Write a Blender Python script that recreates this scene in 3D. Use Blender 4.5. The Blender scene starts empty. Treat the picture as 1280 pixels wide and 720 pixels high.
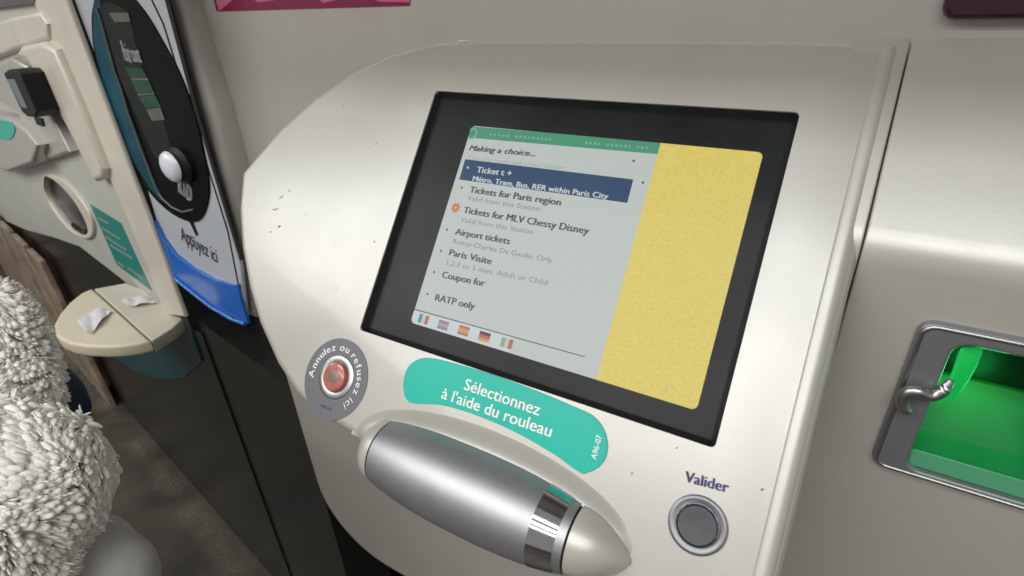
import bpy, bmesh, math, random
from mathutils import Vector, Matrix
random.seed(7)
S = bpy.context.scene
COL = S.collection

# ------------------------------------------------------------------ camera
R = Matrix(((0.8609191, -0.2109186, 0.4629596), (0.5070184, 0.4305583, -0.7466940), (-0.0418395, 0.8775722, 0.4776155)))
CAM = Vector((0.19404, -0.43110, 1.42099))
FPX = 698.0
cd = bpy.data.cameras.new('camera'); cam = bpy.data.objects.new('camera', cd); COL.objects.link(cam)
cam.matrix_world = Matrix.Translation(CAM) @ R.to_4x4()
cd.sensor_width = 36.0; cd.lens = 36.0 * FPX / 1280.0; cd.clip_start = 0.02; cd.clip_end = 100
cd.dof.use_dof = True; cd.dof.focus_distance = 0.60; cd.dof.aperture_fstop = 8.0
S.camera = cam

# ------------------------------------------------------------------ light
W = bpy.data.worlds.new('World'); S.world = W; W.use_nodes = True
W.node_tree.nodes['Background'].inputs[0].default_value = (0.86, 0.86, 0.83, 1)
W.node_tree.nodes['Background'].inputs[1].default_value = 0.24
def area(name, loc, target, sx, sy, power, color=(1, .97, .93)):
    l = bpy.data.lights.new(name, 'AREA'); l.shape = 'RECTANGLE'; l.size = sx; l.size_y = sy; l.energy = power; l.color = color
    o = bpy.data.objects.new(name, l); COL.objects.link(o); o.location = loc
    d = Vector(target) - Vector(loc); o.rotation_euler = d.to_track_quat('-Z', 'Y').to_euler()
    return o
# rows of ceiling fluorescents running along the concourse, behind the photographer
area('ceiling_lamp', (-1.2, -1.22, 2.75), (-1.2, -1.22, 0), 5.4, 0.22, 28, (.93, 1, .97))
area('ceiling_lamp', (-1.5, -1.90, 2.75), (-1.5, -1.90, 0), 6.2, 0.26, 53, (1, .965, .91))
area('ceiling_lamp', (-1.5, -2.70, 2.75), (-1.5, -2.70, 0), 6.2, 0.30, 44, (1, .975, .94))
S.view_settings.view_transform = 'Standard'; S.view_settings.look = 'None'
S.view_settings.exposure = 0.46; S.view_settings.gamma = 1.0

# ------------------------------------------------------------------ materials
def nd(nt, t, **k):
    n = nt.nodes.new(t)
    for a, v in k.items(): setattr(n, a, v)
    return n
def mat(name, col, rough=.5, metal=0, spec=.5, bump=0, bscale=200, var=0, vscale=8, emit=None, estr=0, coat=0, crough=.08, rvar=0, ior=1.5, dirt=None, dscale=5, dthr=.6):
    m = bpy.data.materials.new(name); m.use_nodes = True; nt = m.node_tree
    p = nt.nodes['Principled BSDF']; p.inputs['Roughness'].default_value = rough; p.inputs['Metallic'].default_value = metal
    p.inputs['Specular IOR Level'].default_value = spec; p.inputs['IOR'].default_value = ior; p.inputs['Base Color'].default_value = (*col, 1)
    p.inputs['Coat Weight'].default_value = coat; p.inputs['Coat Roughness'].default_value = crough
    tc = nd(nt, 'ShaderNodeTexCoord')
    cur = None
    if var:
        n = nd(nt, 'ShaderNodeTexNoise'); n.inputs['Scale'].default_value = vscale; n.inputs['Detail'].default_value = 5
        nt.links.new(tc.outputs['Object'], n.inputs['Vector'])
        r = nd(nt, 'ShaderNodeMapRange'); r.inputs['From Min'].default_value = .3; r.inputs['From Max'].default_value = .7
        r.inputs['To Min'].default_value = 1 - var; r.inputs['To Max'].default_value = 1 + var
        nt.links.new(n.outputs['Fac'], r.inputs['Value'])
        mx = nd(nt, 'ShaderNodeMix', data_type='RGBA', blend_type='MULTIPLY'); mx.inputs['Factor'].default_value = 1
        mx.inputs['A'].default_value = (*col, 1); nt.links.new(r.outputs['Result'], mx.inputs['B'])
        cur = mx.outputs['Result']
    if dirt:
        n = nd(nt, 'ShaderNodeTexNoise'); n.inputs['Scale'].default_value = dscale; n.inputs['Detail'].default_value = 9; n.inputs['Roughness'].default_value = .7
        nt.links.new(tc.outputs['Object'], n.inputs['Vector'])
        r = nd(nt, 'ShaderNodeMapRange'); r.inputs['From Min'].default_value = dthr; r.inputs['From Max'].default_value = dthr + .06
        nt.links.new(n.outputs['Fac'], r.inputs['Value'])
        mx = nd(nt, 'ShaderNodeMix', data_type='RGBA')
        if cur: nt.links.new(cur, mx.inputs['A'])
        else: mx.inputs['A'].default_value = (*col, 1)
        mx.inputs['B'].default_value = (*dirt, 1); nt.links.new(r.outputs['Result'], mx.inputs['Factor'])
        cur = mx.outputs['Result']
    if cur: nt.links.new(cur, p.inputs['Base Color'])
    if rvar:
        n = nd(nt, 'ShaderNodeTexNoise'); n.inputs['Scale'].default_value = 14; n.inputs['Detail'].default_value = 6
        nt.links.new(tc.outputs['Object'], n.inputs['Vector'])
        r = nd(nt, 'ShaderNodeMapRange'); r.inputs['From Min'].default_value = .3; r.inputs['From Max'].default_value = .7
        r.inputs['To Min'].default_value = max(.02, rough - rvar); r.inputs['To Max'].default_value = rough + rvar
        nt.links.new(n.outputs['Fac'], r.inputs['Value']); nt.links.new(r.outputs['Result'], p.inputs['Roughness'])
    if bump:
        n = nd(nt, 'ShaderNodeTexNoise'); n.inputs['Scale'].default_value = bscale; n.inputs['Detail'].default_value = 2
        nt.links.new(tc.outputs['Object'], n.inputs['Vector'])
        b = nd(nt, 'ShaderNodeBump'); b.inputs['Strength'].default_value = bump; b.inputs['Distance'].default_value = .001
        nt.links.new(n.outputs['Fac'], b.inputs['Height']); nt.links.new(b.outputs['Normal'], p.inputs['Normal'])
    if emit:
        p.inputs['Emission Color'].default_value = (*emit, 1); p.inputs['Emission Strength'].default_value = estr
    return m
CREAM = mat('cream_paint', (.392, .370, .340), .36, spec=1.0, ior=1.8, coat=.4, crough=.27, bump=.055, bscale=420, var=.035, vscale=6, rvar=.035, dirt=(.33, .305, .27), dscale=160, dthr=.765)
SHELFM = mat('warm_cream_plastic', (.66, .58, .45), .35, bump=.05, bscale=300, var=.05, vscale=12, dirt=(.35, .30, .22), dscale=40, dthr=.74)
RIPPLE = mat('rippled_cream_paint', (.37, .35, .315), .30, spec=.9, ior=1.7, bump=.7, bscale=330)
CREAM2 = mat('aged_cream_paint', (.58, .53, .455), .38, spec=.9, ior=1.6, bump=.10, bscale=380, var=.05, vscale=7, rvar=.06, dirt=(.25, .21, .17), dscale=26, dthr=.72)
GREYGREEN = mat('greenish_grey_paint', (.44, .44, .40), .38, bump=.08, bscale=380, var=.05, vscale=6)
BLACK = mat('black_plastic', (.008, .009, .010), .5, spec=.2, var=.2, vscale=20)
GAP = mat('black_gap', (.004, .004, .004), .8)
MASK = mat('black_glass_mask', (.006, .0078, .009), .6, spec=.06, var=.2, vscale=18)
SILVER = mat('brushed_aluminium', (.40, .40, .425), .46, metal=.85, bump=.05, bscale=500, var=.04, vscale=60)
CHROME = mat('chrome', (.62, .63, .65), .09, metal=1)
STEEL = mat('satin_steel', (.42, .42, .43), .36, metal=1)
DGREY = mat('dark_grey_metal', (.19, .19, .205), .34, metal=.35, bump=.03)
GREYSTEEL = mat('grey_steel', (.22, .22, .24), .42, metal=.8)
BTN = mat('dark_steel_button', (.045, .048, .058), .36, spec=.5, metal=0, var=.15, vscale=120)
TEAL = mat('teal_vinyl', (.004, .42, .335), .32, spec=.3, var=.03)
DTEAL = mat('dark_teal_vinyl', (.012, .19, .165), .35)
WHITE = mat('white_print', (.78, .80, .80), .4)
RING = mat('grey_vinyl', (.125, .125, .145), .4, var=.05)
NAVY = mat('navy_print', (.012, .014, .13), .4)
RED = mat('red_lens', (.36, .105, .09), .28, var=.25, vscale=90, emit=(.8, .12, .1), estr=.02, coat=.5)
REDC = mat('lens_core', (.20, .135, .125), .3)
MAROON = mat('maroon_vinyl', (.21, .012, .062), .3, coat=.3)
PINK = mat('pink_vinyl', (.50, .12, .23), .35)
DMAROON = mat('dark_maroon_plastic', (.030, .004, .012), .25, coat=.4)
GREEN = mat('green_plastic', (.004, .15, .042), .35, spec=.10, var=.08, vscale=30)
SHADEGREEN = mat('shaded_green_plastic', (.002, .010, .005), .4, spec=.12)
PALEGREEN = mat('frosted_green_plastic', (.06, .26, .14), .45)
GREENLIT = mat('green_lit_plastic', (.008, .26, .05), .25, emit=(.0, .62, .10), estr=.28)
GRANITE = mat('black_granite', (.012, .0125, .0118),   .25, spec=.5, var=.18, vscale=3, rvar=.02, dirt=(.032, .031, .027), dscale=9, dthr=.66)
PLINTH = mat('dark_teal_paint', (.006, .055, .068), .32, var=.15, vscale=9)
VINYL = mat('pale_grey_vinyl', (.42, .44, .48), .28, coat=.2, var=.03, vscale=10)
BLUE = mat('blue_vinyl', (.004, .115, .50), .16, coat=.6, bump=.5, bscale=18)
OVAL = mat('black_oval_print', (.0035, .004, .004), .3, spec=.12, var=.3, vscale=8)
OTEAL = mat('deep_teal_print', (.006, .055, .085), .3, spec=.2, var=.3, vscale=14)
OGREEN = mat('dark_green_print', (.012, .055, .030), .25, var=.3, vscale=25)
OGREY = mat('grey_print', (.10, .11, .095), .3, var=.2, vscale=40)
DIMW = mat('dim_white_print', (.32, .33, .33), .4)
KNOB = mat('white_knob_plastic', (.62, .63, .70), .25, coat=.4)
PAPER = mat('receipt_paper', (.66, .62, .66), .7, var=.08, vscale=60)
INK = mat('faded_ink', (.30, .28, .32), .7)
WOOD = mat('brown_wood', (.27, .20, .15), .42, var=.35, vscale=14, bump=.2, bscale=90)
BLUEGLASS = mat('blue_grey_glass', (.07, .12, .165), .15)
NAVYCLOTH = mat('navy_cloth', (.008, .022, .05), .7, var=.3, vscale=20)
SKIN = mat('skin', (.50, .30, .22), .5); HAIRM = mat('brown_hair', (.05, .03, .02), .5)
def screen_mat(name, col, k=1.0):
    return mat(name, tuple(c * .03 for c in col), .5, spec=.08, emit=col, estr=.52 * k)
SC_WHITE = screen_mat('lcd_white', (.64, .69, .66))
SC_GREEN = screen_mat('lcd_green', (.085, .37, .22))
SC_NAVY = screen_mat('lcd_navy', (.030, .078, .175))
SC_YELLOW = mat('lcd_yellow', (.02, .02, .01), .5, spec=.08, emit=(.82, .63, .12), estr=.60)
nt = SC_YELLOW.node_tree
n_ = nd(nt, 'ShaderNodeTexNoise'); n_.inputs['Scale'].default_value = 420; n_.inputs['Detail'].default_value = 3
tc_ = nd(nt, 'ShaderNodeTexCoord'); nt.links.new(tc_.outputs['Object'], n_.inputs['Vector'])
cr_ = nd(nt, 'ShaderNodeMix', data_type='RGBA'); cr_.inputs['A'].default_value = (.66, .51, .10, 1); cr_.inputs['B'].default_value = (.92, .77, .20, 1)
nt.links.new(n_.outputs['Fac'], cr_.inputs['Factor']); nt.links.new(cr_.outputs['Result'], nt.nodes['Principled BSDF'].inputs['Emission Color'])
SC_TEXT = screen_mat('lcd_text', (.085, .095, .09)); SC_FAINT = screen_mat('lcd_faint_text', (.27, .30, .28)); SC_VFAINT = screen_mat('lcd_pale_text', (.43, .47, .44))
SC_PALE = screen_mat('lcd_pale', (.72, .78, .80)); SC_LINE = screen_mat('lcd_line', (.14, .15, .14)); SC_HEAD = screen_mat('lcd_header_text', (.25, .52, .38))
SC_SUN = screen_mat('lcd_orange', (.75, .22, .12))
FL = {k: screen_mat('lcd_flag_' + k, c) for k, c in dict(blue=(.10, .34, .42), white=(.66, .66, .64), red=(.60, .16, .18), mauve=(.36, .28, .38), yellow=(.70, .42, .10), black=(.13, .07, .08), green=(.30, .52, .26)).items()}
# glass over the display: thin clear sheet with gloss and a little dust
GLASS = bpy.data.materials.new('display_glass'); GLASS.use_nodes = True; nt = GLASS.node_tree; nt.nodes.clear()
o_ = nd(nt, 'ShaderNodeOutputMaterial'); tr_ = nd(nt, 'ShaderNodeBsdfTransparent'); gl_ = nd(nt, 'ShaderNodeBsdfGlossy'); gl_.inputs['Roughness'].default_value = .30
df_ = nd(nt, 'ShaderNodeBsdfDiffuse'); df_.inputs['Color'].default_value = (.55, .6, .58, 1)
fr_ = nd(nt, 'ShaderNodeFresnel'); fr_.inputs['IOR'].default_value = 1.17
m1 = nd(nt, 'ShaderNodeMixShader'); m2 = nd(nt, 'ShaderNodeMixShader')
nn = nd(nt, 'ShaderNodeTexNoise'); nn.inputs['Scale'].default_value = 9; nn.inputs['Detail'].default_value = 8; nn.inputs['Roughness'].default_value = .65
tcg = nd(nt, 'ShaderNodeTexCoord'); nt.links.new(tcg.outputs['Object'], nn.inputs['Vector'])
mr = nd(nt, 'ShaderNodeMapRange'); mr.inputs['From Min'].default_value = .35; mr.inputs['From Max'].default_value = .8; mr.inputs['To Min'].default_value = .0005; mr.inputs['To Max'].default_value = .016
nt.links.new(nn.outputs['Fac'], mr.inputs['Value'])
nt.links.new(fr_.outputs['Fac'], m1.inputs['Fac']); nt.links.new(tr_.outputs[0], m1.inputs[1]); nt.links.new(gl_.outputs[0], m1.inputs[2])
nt.links.new(mr.outputs['Result'], m2.inputs['Fac']); nt.links.new(m1.outputs[0], m2.inputs[1]); nt.links.new(df_.outputs[0], m2.inputs[2])
nt.links.new(m2.outputs[0], o_.inputs['Surface'])

# ------------------------------------------------------------------ frames: local plane (x, y, height off the plane) -> world
class Frame:
    def __init__(s, o, ex, ey):
        s.o = Vector(o); s.ex = Vector(ex).normalized(); s.ey = Vector(ey).normalized(); s.ez = s.ex.cross(s.ey)
        s.M = Matrix((s.ex, s.ey, s.ez)).transposed().to_4x4(); s.M.translation = s.o
    def at(s, px, py, h=0.0):        # where the sight line through a photo pixel meets this plane
        d = R @ Vector((px - 640.0, 360.0 - py, -FPX)); q = s.o + s.ez * h
        k = (q - CAM).dot(s.ez) / d.dot(s.ez); p = CAM + d * k - s.o
        return (p.dot(s.ex), p.dot(s.ey))
    def ats(s, pts, h=0.0): return [s.at(x, y, h) for x, y in pts]
TILT = math.radians(38.47)
PAN = Frame((0, 0, 1.20), (1, 0, 0), (0, math.sin(TILT), math.cos(TILT)))          # tilted screen panel
BACK = Frame((0, .136, 0), (1, 0, 0), (0, 0, 1))                                  # upright face above the panel
FRONT = Frame((0, .030, 0), (1, 0, 0), (0, 0, 1))                                 # upright lower face
A2 = math.radians(10)
SIDE = Frame((-.755, .136, 0), (math.cos(A2), -math.sin(A2), 0), (0, 0, 1))       # the wall bends away 10 degrees to the left
GROUND = Frame((0, 0, 0), (1, 0, 0), (0, 1, 0))

# ------------------------------------------------------------------ helpers
def tag(o, label=None, cat=None, group=None, kind=None):
    if label: o['label'] = label
    if cat: o['category'] = cat
    if group: o['group'] = group
    if kind: o['kind'] = kind
    return o
def thing(name, label, cat, loc=(0, 0, 0), group=None):
    o = bpy.data.objects.new(name, None); COL.objects.link(o); o.location = loc; o.empty_display_size = .05
    return tag(o, label, cat, group)
def origin(o):
    v = Vector((0, 0, 0))
    while o is not None: v += o.location; o = o.parent
    return v
def link(name, me, m, parent=None, smooth=40, label=None):
    me.name = name
    if m is not None:
        me.materials.clear()
        for x in (m if isinstance(m, (list, tuple)) else [m]): me.materials.append(x)
    if smooth:
        for p in me.polygons: p.use_smooth = True
        me.set_sharp_from_angle(angle=math.radians(smooth))
    o = bpy.data.objects.new(name, me); COL.objects.link(o)
    if parent is not None:
        me.transform(Matrix.Translation(-origin(parent))); o.parent = parent
    else:                                     # put a top-level mesh's origin at its own base
        vs = [v.co for v in me.vertices]
        b = Vector((sum(v.x for v in vs) / len(vs), sum(v.y for v in vs) / len(vs), min(v.z for v in vs)))
        me.transform(Matrix.Translation(-b)); o.location = b
    if label: o['label'] = label
    return o
def from_bm(bm):
    me = bpy.data.meshes.new('m'); bm.normal_update(); bm.to_mesh(me); bm.free(); return me
def eval_mesh(data, mods=None):
    o = bpy.data.objects.new('tmp', data); COL.objects.link(o)
    if mods: mods(o)
    bpy.context.view_layer.update()
    dg = bpy.context.evaluated_depsgraph_get()
    me = bpy.data.meshes.new_from_object(o.evaluated_get(dg), depsgraph=dg)
    bpy.data.objects.remove(o)
    return me
def plate_mesh(outs, t, bev=0, res=3):
    """flat plate from closed outlines (later ones are holes), thickness t below z = 0"""
    cu = bpy.data.curves.new('c', 'CURVE'); cu.dimensions = '2D'; cu.fill_mode = 'BOTH'
    for pts in outs:
        sp = cu.splines.new('POLY'); sp.points.add(len(pts) - 1); sp.use_cyclic_u = True
        for i, (x, y) in enumerate(pts): sp.points[i].co = (x, y, 0, 1)
    cu.extrude = max(t / 2 - bev, .00001); cu.bevel_depth = bev; cu.bevel_resolution = res; cu.offset = -bev
    me = eval_mesh(cu); me.transform(Matrix.Translation((0, 0, -t / 2))); bpy.data.curves.remove(cu)
    return me
def plate(name, F, outs, top, t, m, parent=None, bev=0, smooth=35, label=None, res=3):
    if not isinstance(outs[0][0], (tuple, list)): outs = [outs]
    me = plate_mesh(outs, t, bev, res); me.transform(F.M @ Matrix.Translation((0, 0, top)))
    return link(name, me, m, parent, smooth, label)
def sheet_mesh(F, outs, top): # one-sided thin sticker, 0.4 mm thick
    me = plate_mesh(outs, .0004); me.transform(F.M @ Matrix.Translation((0, 0, top))); return me
def joined(meshes):
    bm = bmesh.new(); mats = []
    for me in meshes: bm.from_mesh(me); bpy.data.meshes.remove(me)
    return from_bm(bm)
def rrect(x0, y0, x1, y1, r, n=6):
    out = []
    for cx, cy, a in ((x1 - r, y1 - r, 0), (x0 + r, y1 - r, 90), (x0 + r, y0 + r, 180), (x1 - r, y0 + r, 270)):
        for i in range(n + 1):
            t = math.radians(a + 90 * i / n); out.append((cx + r * math.cos(t), cy + r * math.sin(t)))
    return out
def circle(cx, cy, r, n=48): return [(cx + r * math.cos(2 * math.pi * i / n), cy + r * math.sin(2 * math.pi * i / n)) for i in range(n)]
def ellipse(cx, cy, a, b, n=48): return [(cx + a * math.cos(2 * math.pi * i / n), cy + b * math.sin(2 * math.pi * i / n)) for i in range(n)]
def smooth_poly(pts, n=6):           # closed Catmull-Rom
    out = []; N = len(pts)
    for i in range(N):
        p0, p1, p2, p3 = [Vector(pts[(i + k) % N]) for k in (-1, 0, 1, 2)]
        for j in range(n):
            t = j / n
            q = .5 * ((2 * p1) + (p2 - p0) * t + (2 * p0 - 5 * p1 + 4 * p2 - p3) * t * t + (3 * p1 - p0 - 3 * p2 + p3) * t ** 3)
            out.append((q.x, q.y))
    return out
def smooth_open(pts, n=4):
    P = [Vector(p) for p in pts]; P = [P[0] * 2 - P[1]] + P + [P[-1] * 2 - P[-2]]; out = []
    for i in range(1, len(P) - 2):
        p0, p1, p2, p3 = P[i - 1:i + 3]
        for j in range(n):
            t = j / n; q = .5 * ((2 * p1) + (p2 - p0) * t + (2 * p0 - 5 * p1 + 4 * p2 - p3) * t * t + (3 * p1 - p0 - 3 * p2 + p3) * t ** 3); out.append((q.x, q.y))
    return out + [(P[-2].x, P[-2].y)]
def text_mesh(s, bold=0.0, shear=0.0):
    if bold:                         # heavier stroke: the same lettering laid down three times, a hair apart
        ms = []
        for k in range(3):
            m = text_mesh(s, 0, shear); m.transform(Matrix.Translation((bold * 2.2 * (k - 1), 0, .0006 * (1 - k)))); ms.append(m)
        return joined(ms)
    return plain_text(s, shear)
def plain_text(s, shear, bold=0):
    cu = bpy.data.curves.new('t', 'FONT'); cu.body = s; cu.size = 1; cu.offset = bold; cu.shear = shear; cu.resolution_u = 3
    cu.fill_mode = 'FRONT'
    me = eval_mesh(cu); bpy.data.curves.remove(cu)
    return me
def text_fit(F, s, p0, p1, h, top, bold=0.0, shear=0.0, px=True):
    """text whose baseline runs from p0 to p1 (photo pixels on plane F) with capital height h metres"""
    a = Vector(F.at(*p0, top)) if px else Vector(p0); b = Vector(F.at(*p1, top)) if px else Vector(p1)
    me = text_mesh(s, bold, shear)
    xs = [v.co.x for v in me.vertices]; x0, x1 = min(xs), max(xs)
    d = b - a; ang = math.atan2(d.y, d.x); sx = d.length / (x1 - x0); sy = h / .70
    me.transform(Matrix.Diagonal((sx, sy, 1, 1)) @ Matrix.Translation((-x0, 0, 0)))
    me.transform(Matrix.Translation((a.x, a.y, top)) @ Matrix.Rotation(ang, 4, 'Z'))
    me.transform(F.M); return me
def lathe(prof, n=48):               # profile [(x along axis, radius)] about local X
    bm = bmesh.new(); rings = []
    for x, r in prof:
        rings.append([bm.verts.new((x, r * math.cos(2 * math.pi * i / n), r * math.sin(2 * math.pi * i / n))) for i in range(n)])
    for a, b in zip(rings, rings[1:]):
        for i in range(n): bm.faces.new((a[i], a[(i + 1) % n], b[(i + 1) % n], b[i]))
    bm.faces.new(rings[0][::-1]); bm.faces.new(rings[-1])
    bmesh.ops.recalc_face_normals(bm, faces=bm.faces)
    return from_bm(bm)
def disc_lathe(F, cx, cy, prof, n=56): # profile [(height, radius)] about the plane's normal
    me = lathe(prof, n); me.transform(F.M @ Matrix.Translation((cx, cy, 0)) @ Matrix.Rotation(-math.pi / 2, 4, 'Y'))
    return me
def boxm(x0, x1, y0, y1, z0, z1, bev=0, seg=3):
    bm = bmesh.new(); bmesh.ops.create_cube(bm, size=1)
    for v in bm.verts: v.co = Vector(((x0 + x1) / 2 + v.co.x * (x1 - x0), (y0 + y1) / 2 + v.co.y * (y1 - y0), (z0 + z1) / 2 + v.co.z * (z1 - z0)))
    if bev: bmesh.ops.bevel(bm, geom=bm.edges[:], offset=bev, segments=seg, profile=.5, affect='EDGES')
    return from_bm(bm)
def sweep_x(prof, x0, x1, bev=0):    # closed (y, z) profile extruded along X
    bm = bmesh.new()
    a = [bm.verts.new((x0, y, z)) for y, z in prof]; b = [bm.verts.new((x1, y, z)) for y, z in prof]; n = len(prof)
    for i in range(n): bm.faces.new((a[i], a[(i + 1) % n], b[(i + 1) % n], b[i]))
    fa = bm.faces.new(a[::-1]); fb = bm.faces.new(b)
    bmesh.ops.recalc_face_normals(bm, faces=bm.faces)
    if bev:
        es = [e for e in bm.edges if (fa in e.link_faces) != (fb in e.link_faces)]
        bmesh.ops.bevel(bm, geom=es, offset=bev, segments=3, profile=.5, affect='EDGES')
    return from_bm(bm)
def tube(pts, r, n=10, taper=None):
    bm = bmesh.new(); rings = []; P = [Vector(p) for p in pts]; up = Vector((0.3, .2, 1)).normalized()
    for i, p in enumerate(P):
        t = (P[min(i + 1, len(P) - 1)] - P[max(i - 1, 0)]).normalized()
        s = t.cross(up).normalized(); u = s.cross(t); rr = r if taper is None else r * taper[i]
        rings.append([bm.verts.new(p + (s * math.cos(2 * math.pi * k / n) + u * math.sin(2 * math.pi * k / n)) * rr) for k in range(n)])
    for a, b in zip(rings, rings[1:]):
        for k in range(n): bm.faces.new((a[k], a[(k + 1) % n], b[(k + 1) % n], b[k]))
    bm.faces.new(rings[0][::-1]); bm.faces.new(rings[-1]); bmesh.ops.recalc_face_normals(bm, faces=bm.faces)
    return from_bm(bm)
def boolean(base, cutter):
    co = bpy.data.objects.new('cut', cutter); COL.objects.link(co)
    def f(o):
        md = o.modifiers.new('b', 'BOOLEAN'); md.object = co; md.operation = 'DIFFERENCE'; md.solver = 'EXACT'
    me = eval_mesh(base, f); bpy.data.objects.remove(co); return me

OFFB = .09                                    # how far the left block stands in front of the bend plane
FZ = (SIDE.at(338, 720, OFFB)[1] + SIDE.at(151, 507, OFFB)[1]) / 2   # floor level at the foot of that block
print('floor', FZ)
# ================================================================== SETTING: floor and black stone wall
FLOOR = bpy.data.materials.new('worn_dark_floor'); FLOOR.use_nodes = True; nt = FLOOR.node_tree; p = nt.nodes['Principled BSDF']
tc = nd(nt, 'ShaderNodeTexCoord'); n1 = nd(nt, 'ShaderNodeTexNoise'); n1.inputs['Scale'].default_value = 4; n1.inputs['Detail'].default_value = 9
n2 = nd(nt, 'ShaderNodeTexNoise'); n2.inputs['Scale'].default_value = 160; n2.inputs['Detail'].default_value = 5; n2.inputs['Roughness'].default_value = .75
cr = nd(nt, 'ShaderNodeValToRGB'); cr.color_ramp.elements[0].position = .32; cr.color_ramp.elements[0].color = (.020, .018, .015, 1); cr.color_ramp.elements[1].position = .72; cr.color_ramp.elements[1].color = (.085, .070, .054, 1)
nt.links.new(tc.outputs['Object'], n1.inputs['Vector']); n3 = nd(nt, 'ShaderNodeTexNoise'); n3.inputs['Scale'].default_value = 6; n3.inputs['Detail'].default_value = 4; nt.links.new(tc.outputs['Object'], n3.inputs['Vector']); nt.links.new(tc.outputs['Object'], n2.inputs['Vector']); nt.links.new(n1.outputs['Fac'], cr.inputs['Fac'])
# scuffed grey plaster dust along the foot of the wall: a worn band that follows the wall line
sep = nd(nt, 'ShaderNodeSeparateXYZ'); nt.links.new(tc.outputs['Object'], sep.inputs[0])
def math_node(op, a, b):
    n = nd(nt, 'ShaderNodeMath', operation=op)
    for i, v in enumerate((a, b)):
        if isinstance(v, (int, float)): n.inputs[i].default_value = v
        else: nt.links.new(v, n.inputs[i])
    return n.outputs[0]
FOOT = (-.755, .136 - OFFB / math.cos(A2))                # a point on the foot of the wall (see the left block below)
dist = math_node('ADD', math_node('MULTIPLY', sep.outputs['X'], math.sin(A2)), math_node('MULTIPLY', sep.outputs['Y'], math.cos(A2)))
d0 = FOOT[0] * math.sin(A2) + FOOT[1] * math.cos(A2)
away = math_node('ABSOLUTE', math_node('ADD', math_node('SUBTRACT', dist, d0), .045), 0)
band = math_node('SUBTRACT', 1.0, math_node('DIVIDE', away, .06))
band = math_node('MAXIMUM', band, 0.0)
sc = math_node('MULTIPLY', math_node('MULTIPLY', math_node('SUBTRACT', n2.outputs['Fac'], .47), 6), band)
sc = math_node('MULTIPLY', sc, math_node('MAXIMUM', math_node('MULTIPLY', math_node('SUBTRACT', n3.outputs['Fac'], .42), 7.0), 0.0))
scc = nd(nt, 'ShaderNodeClamp'); nt.links.new(sc, scc.inputs[0])
mx = nd(nt, 'ShaderNodeMix', data_type='RGBA'); nt.links.new(scc.outputs[0], mx.inputs['Factor']); nt.links.new(cr.outputs['Color'], mx.inputs['A']); mx.inputs['B'].default_value = (.22, .19, .145, 1)
nt.links.new(mx.outputs['Result'], p.inputs['Base Color']); p.inputs['Roughness'].default_value = .55
bm = bmesh.new(); bmesh.ops.create_grid(bm, x_segments=1, y_segments=1, size=6)
me = from_bm(bm)
me.transform(Matrix.Translation((0, 0, FZ)))
fl = link('floor', me, FLOOR); tag(fl, kind='structure')

# recessed wall behind both machines and the protruding stone block below the left machine
g0 = SIDE.at(230, 393, OFFB)                  # its right edge
bx = SIDE.at(175, 240, OFFB)[0]
WOFF = .080
w = plate('wall', SIDE, [(-4.5, FZ), (.24, FZ), (.24, .83), (-.62, .83), (-.62, 3.0), (-4.5, 3.0)], WOFF, .1, GRANITE)
tag(w, kind='structure')
w2 = plate('wall', Frame((0, .19, 0), (1, 0, 0), (0, 0, 1)), [(-.80, FZ), (2.2, FZ), (2.2, 3.0), (-.80, 3.0)], 0, .1, GRANITE)
tag(w2, kind='structure')

# ================================================================== MAIN TICKET MACHINE
TM = thing('ticket_machine', 'cream ticket machine with lit yellow and white menu screen, silver roller and green-lit tray', 'ticket machine', (0, .136, 0), 'ticket machines along the wall')
# upright face and the added shading head above
bk = plate('back_panel', BACK, [(-.745, .835), (.80, .835), (.80, 1.80), (-.83, 1.80), (-.815, 1.43), (-.775, 1.15)], 0, .05, CREAM, TM, bev=.010)
rimp = BACK.ats([(216, -40), (221, 0), (238, 60), (262, 130), (283, 205), (303, 290), (318, 400)], .040)
plate('side_rim', BACK, [(x, z) for x, z in rimp] + [(-.86, rimp[-1][1]), (-.86, rimp[0][1])], .040, .06, CREAM, TM, bev=.016, res=5)
shade_hood = sweep_x([(.18, 1.70), (-.25, 1.70), (-.28, 1.73), (-.28, 2.06), (.18, 2.06)], -.80, .80, .01)  # unseen overhang, enlarged to keep ceiling light off the panel's top
link('shade_hood', shade_hood, CREAM, TM)
# lower body: rounded lower-left corner
xl = FRONT.at(380, 557, .03)[0]; zb = FRONT.at(500, 720, .03)[1]; rr = .15
out = [(.2185, zb), (.2185, 1.15), (-.30, 1.06), (-.46, .93), (xl, .88)]
out += [(xl + rr - rr * math.cos(math.radians(a)), zb + rr - rr * math.sin(math.radians(a))) for a in range(0, 91, 10)]
plate('lower_body', FRONT, out, .030, .16, CREAM, TM, bev=.012)
# shoulder beside the panel and the side unit share one profile: slope, rounded bend, upright front
def body_profile(w=-.006):
    top = (.138, 1.3735); slope_dir = Vector((-.6221, -.7829))
    zf = 1.3735 - (.138 - .030) * .7829 / .6221
    pts = [(.17, 1.3735 + .0), top]
    c = Vector((.030, zf)); r = .016
    d_in = Vector((.6221, .7829)); d_out = Vector((0, -1))
    a = c + d_in * r; b = c + d_out * r
    for i in range(9):
        t = i / 8; q = a * (1 - t) ** 2 + c * 2 * t * (1 - t) + b * t * t; pts.append((q.x, q.y))
    pts += [(.030, zb), (.17, zb)]
    return pts
link('shoulder', sweep_x(body_profile(), .180, .2194, .0015), CREAM, TM, 30)
unit = sweep_x(body_profile(), .2205, .80, .002)
TX0, TX1, TZ0, TZ1 = .269, .398, 1.041, 1.188
cut = boxm(TX0 + .018, TX1 - .018, -.05, .125, TZ0 + .006, TZ1 - .012)
unit = boolean(unit, cut)
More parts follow.
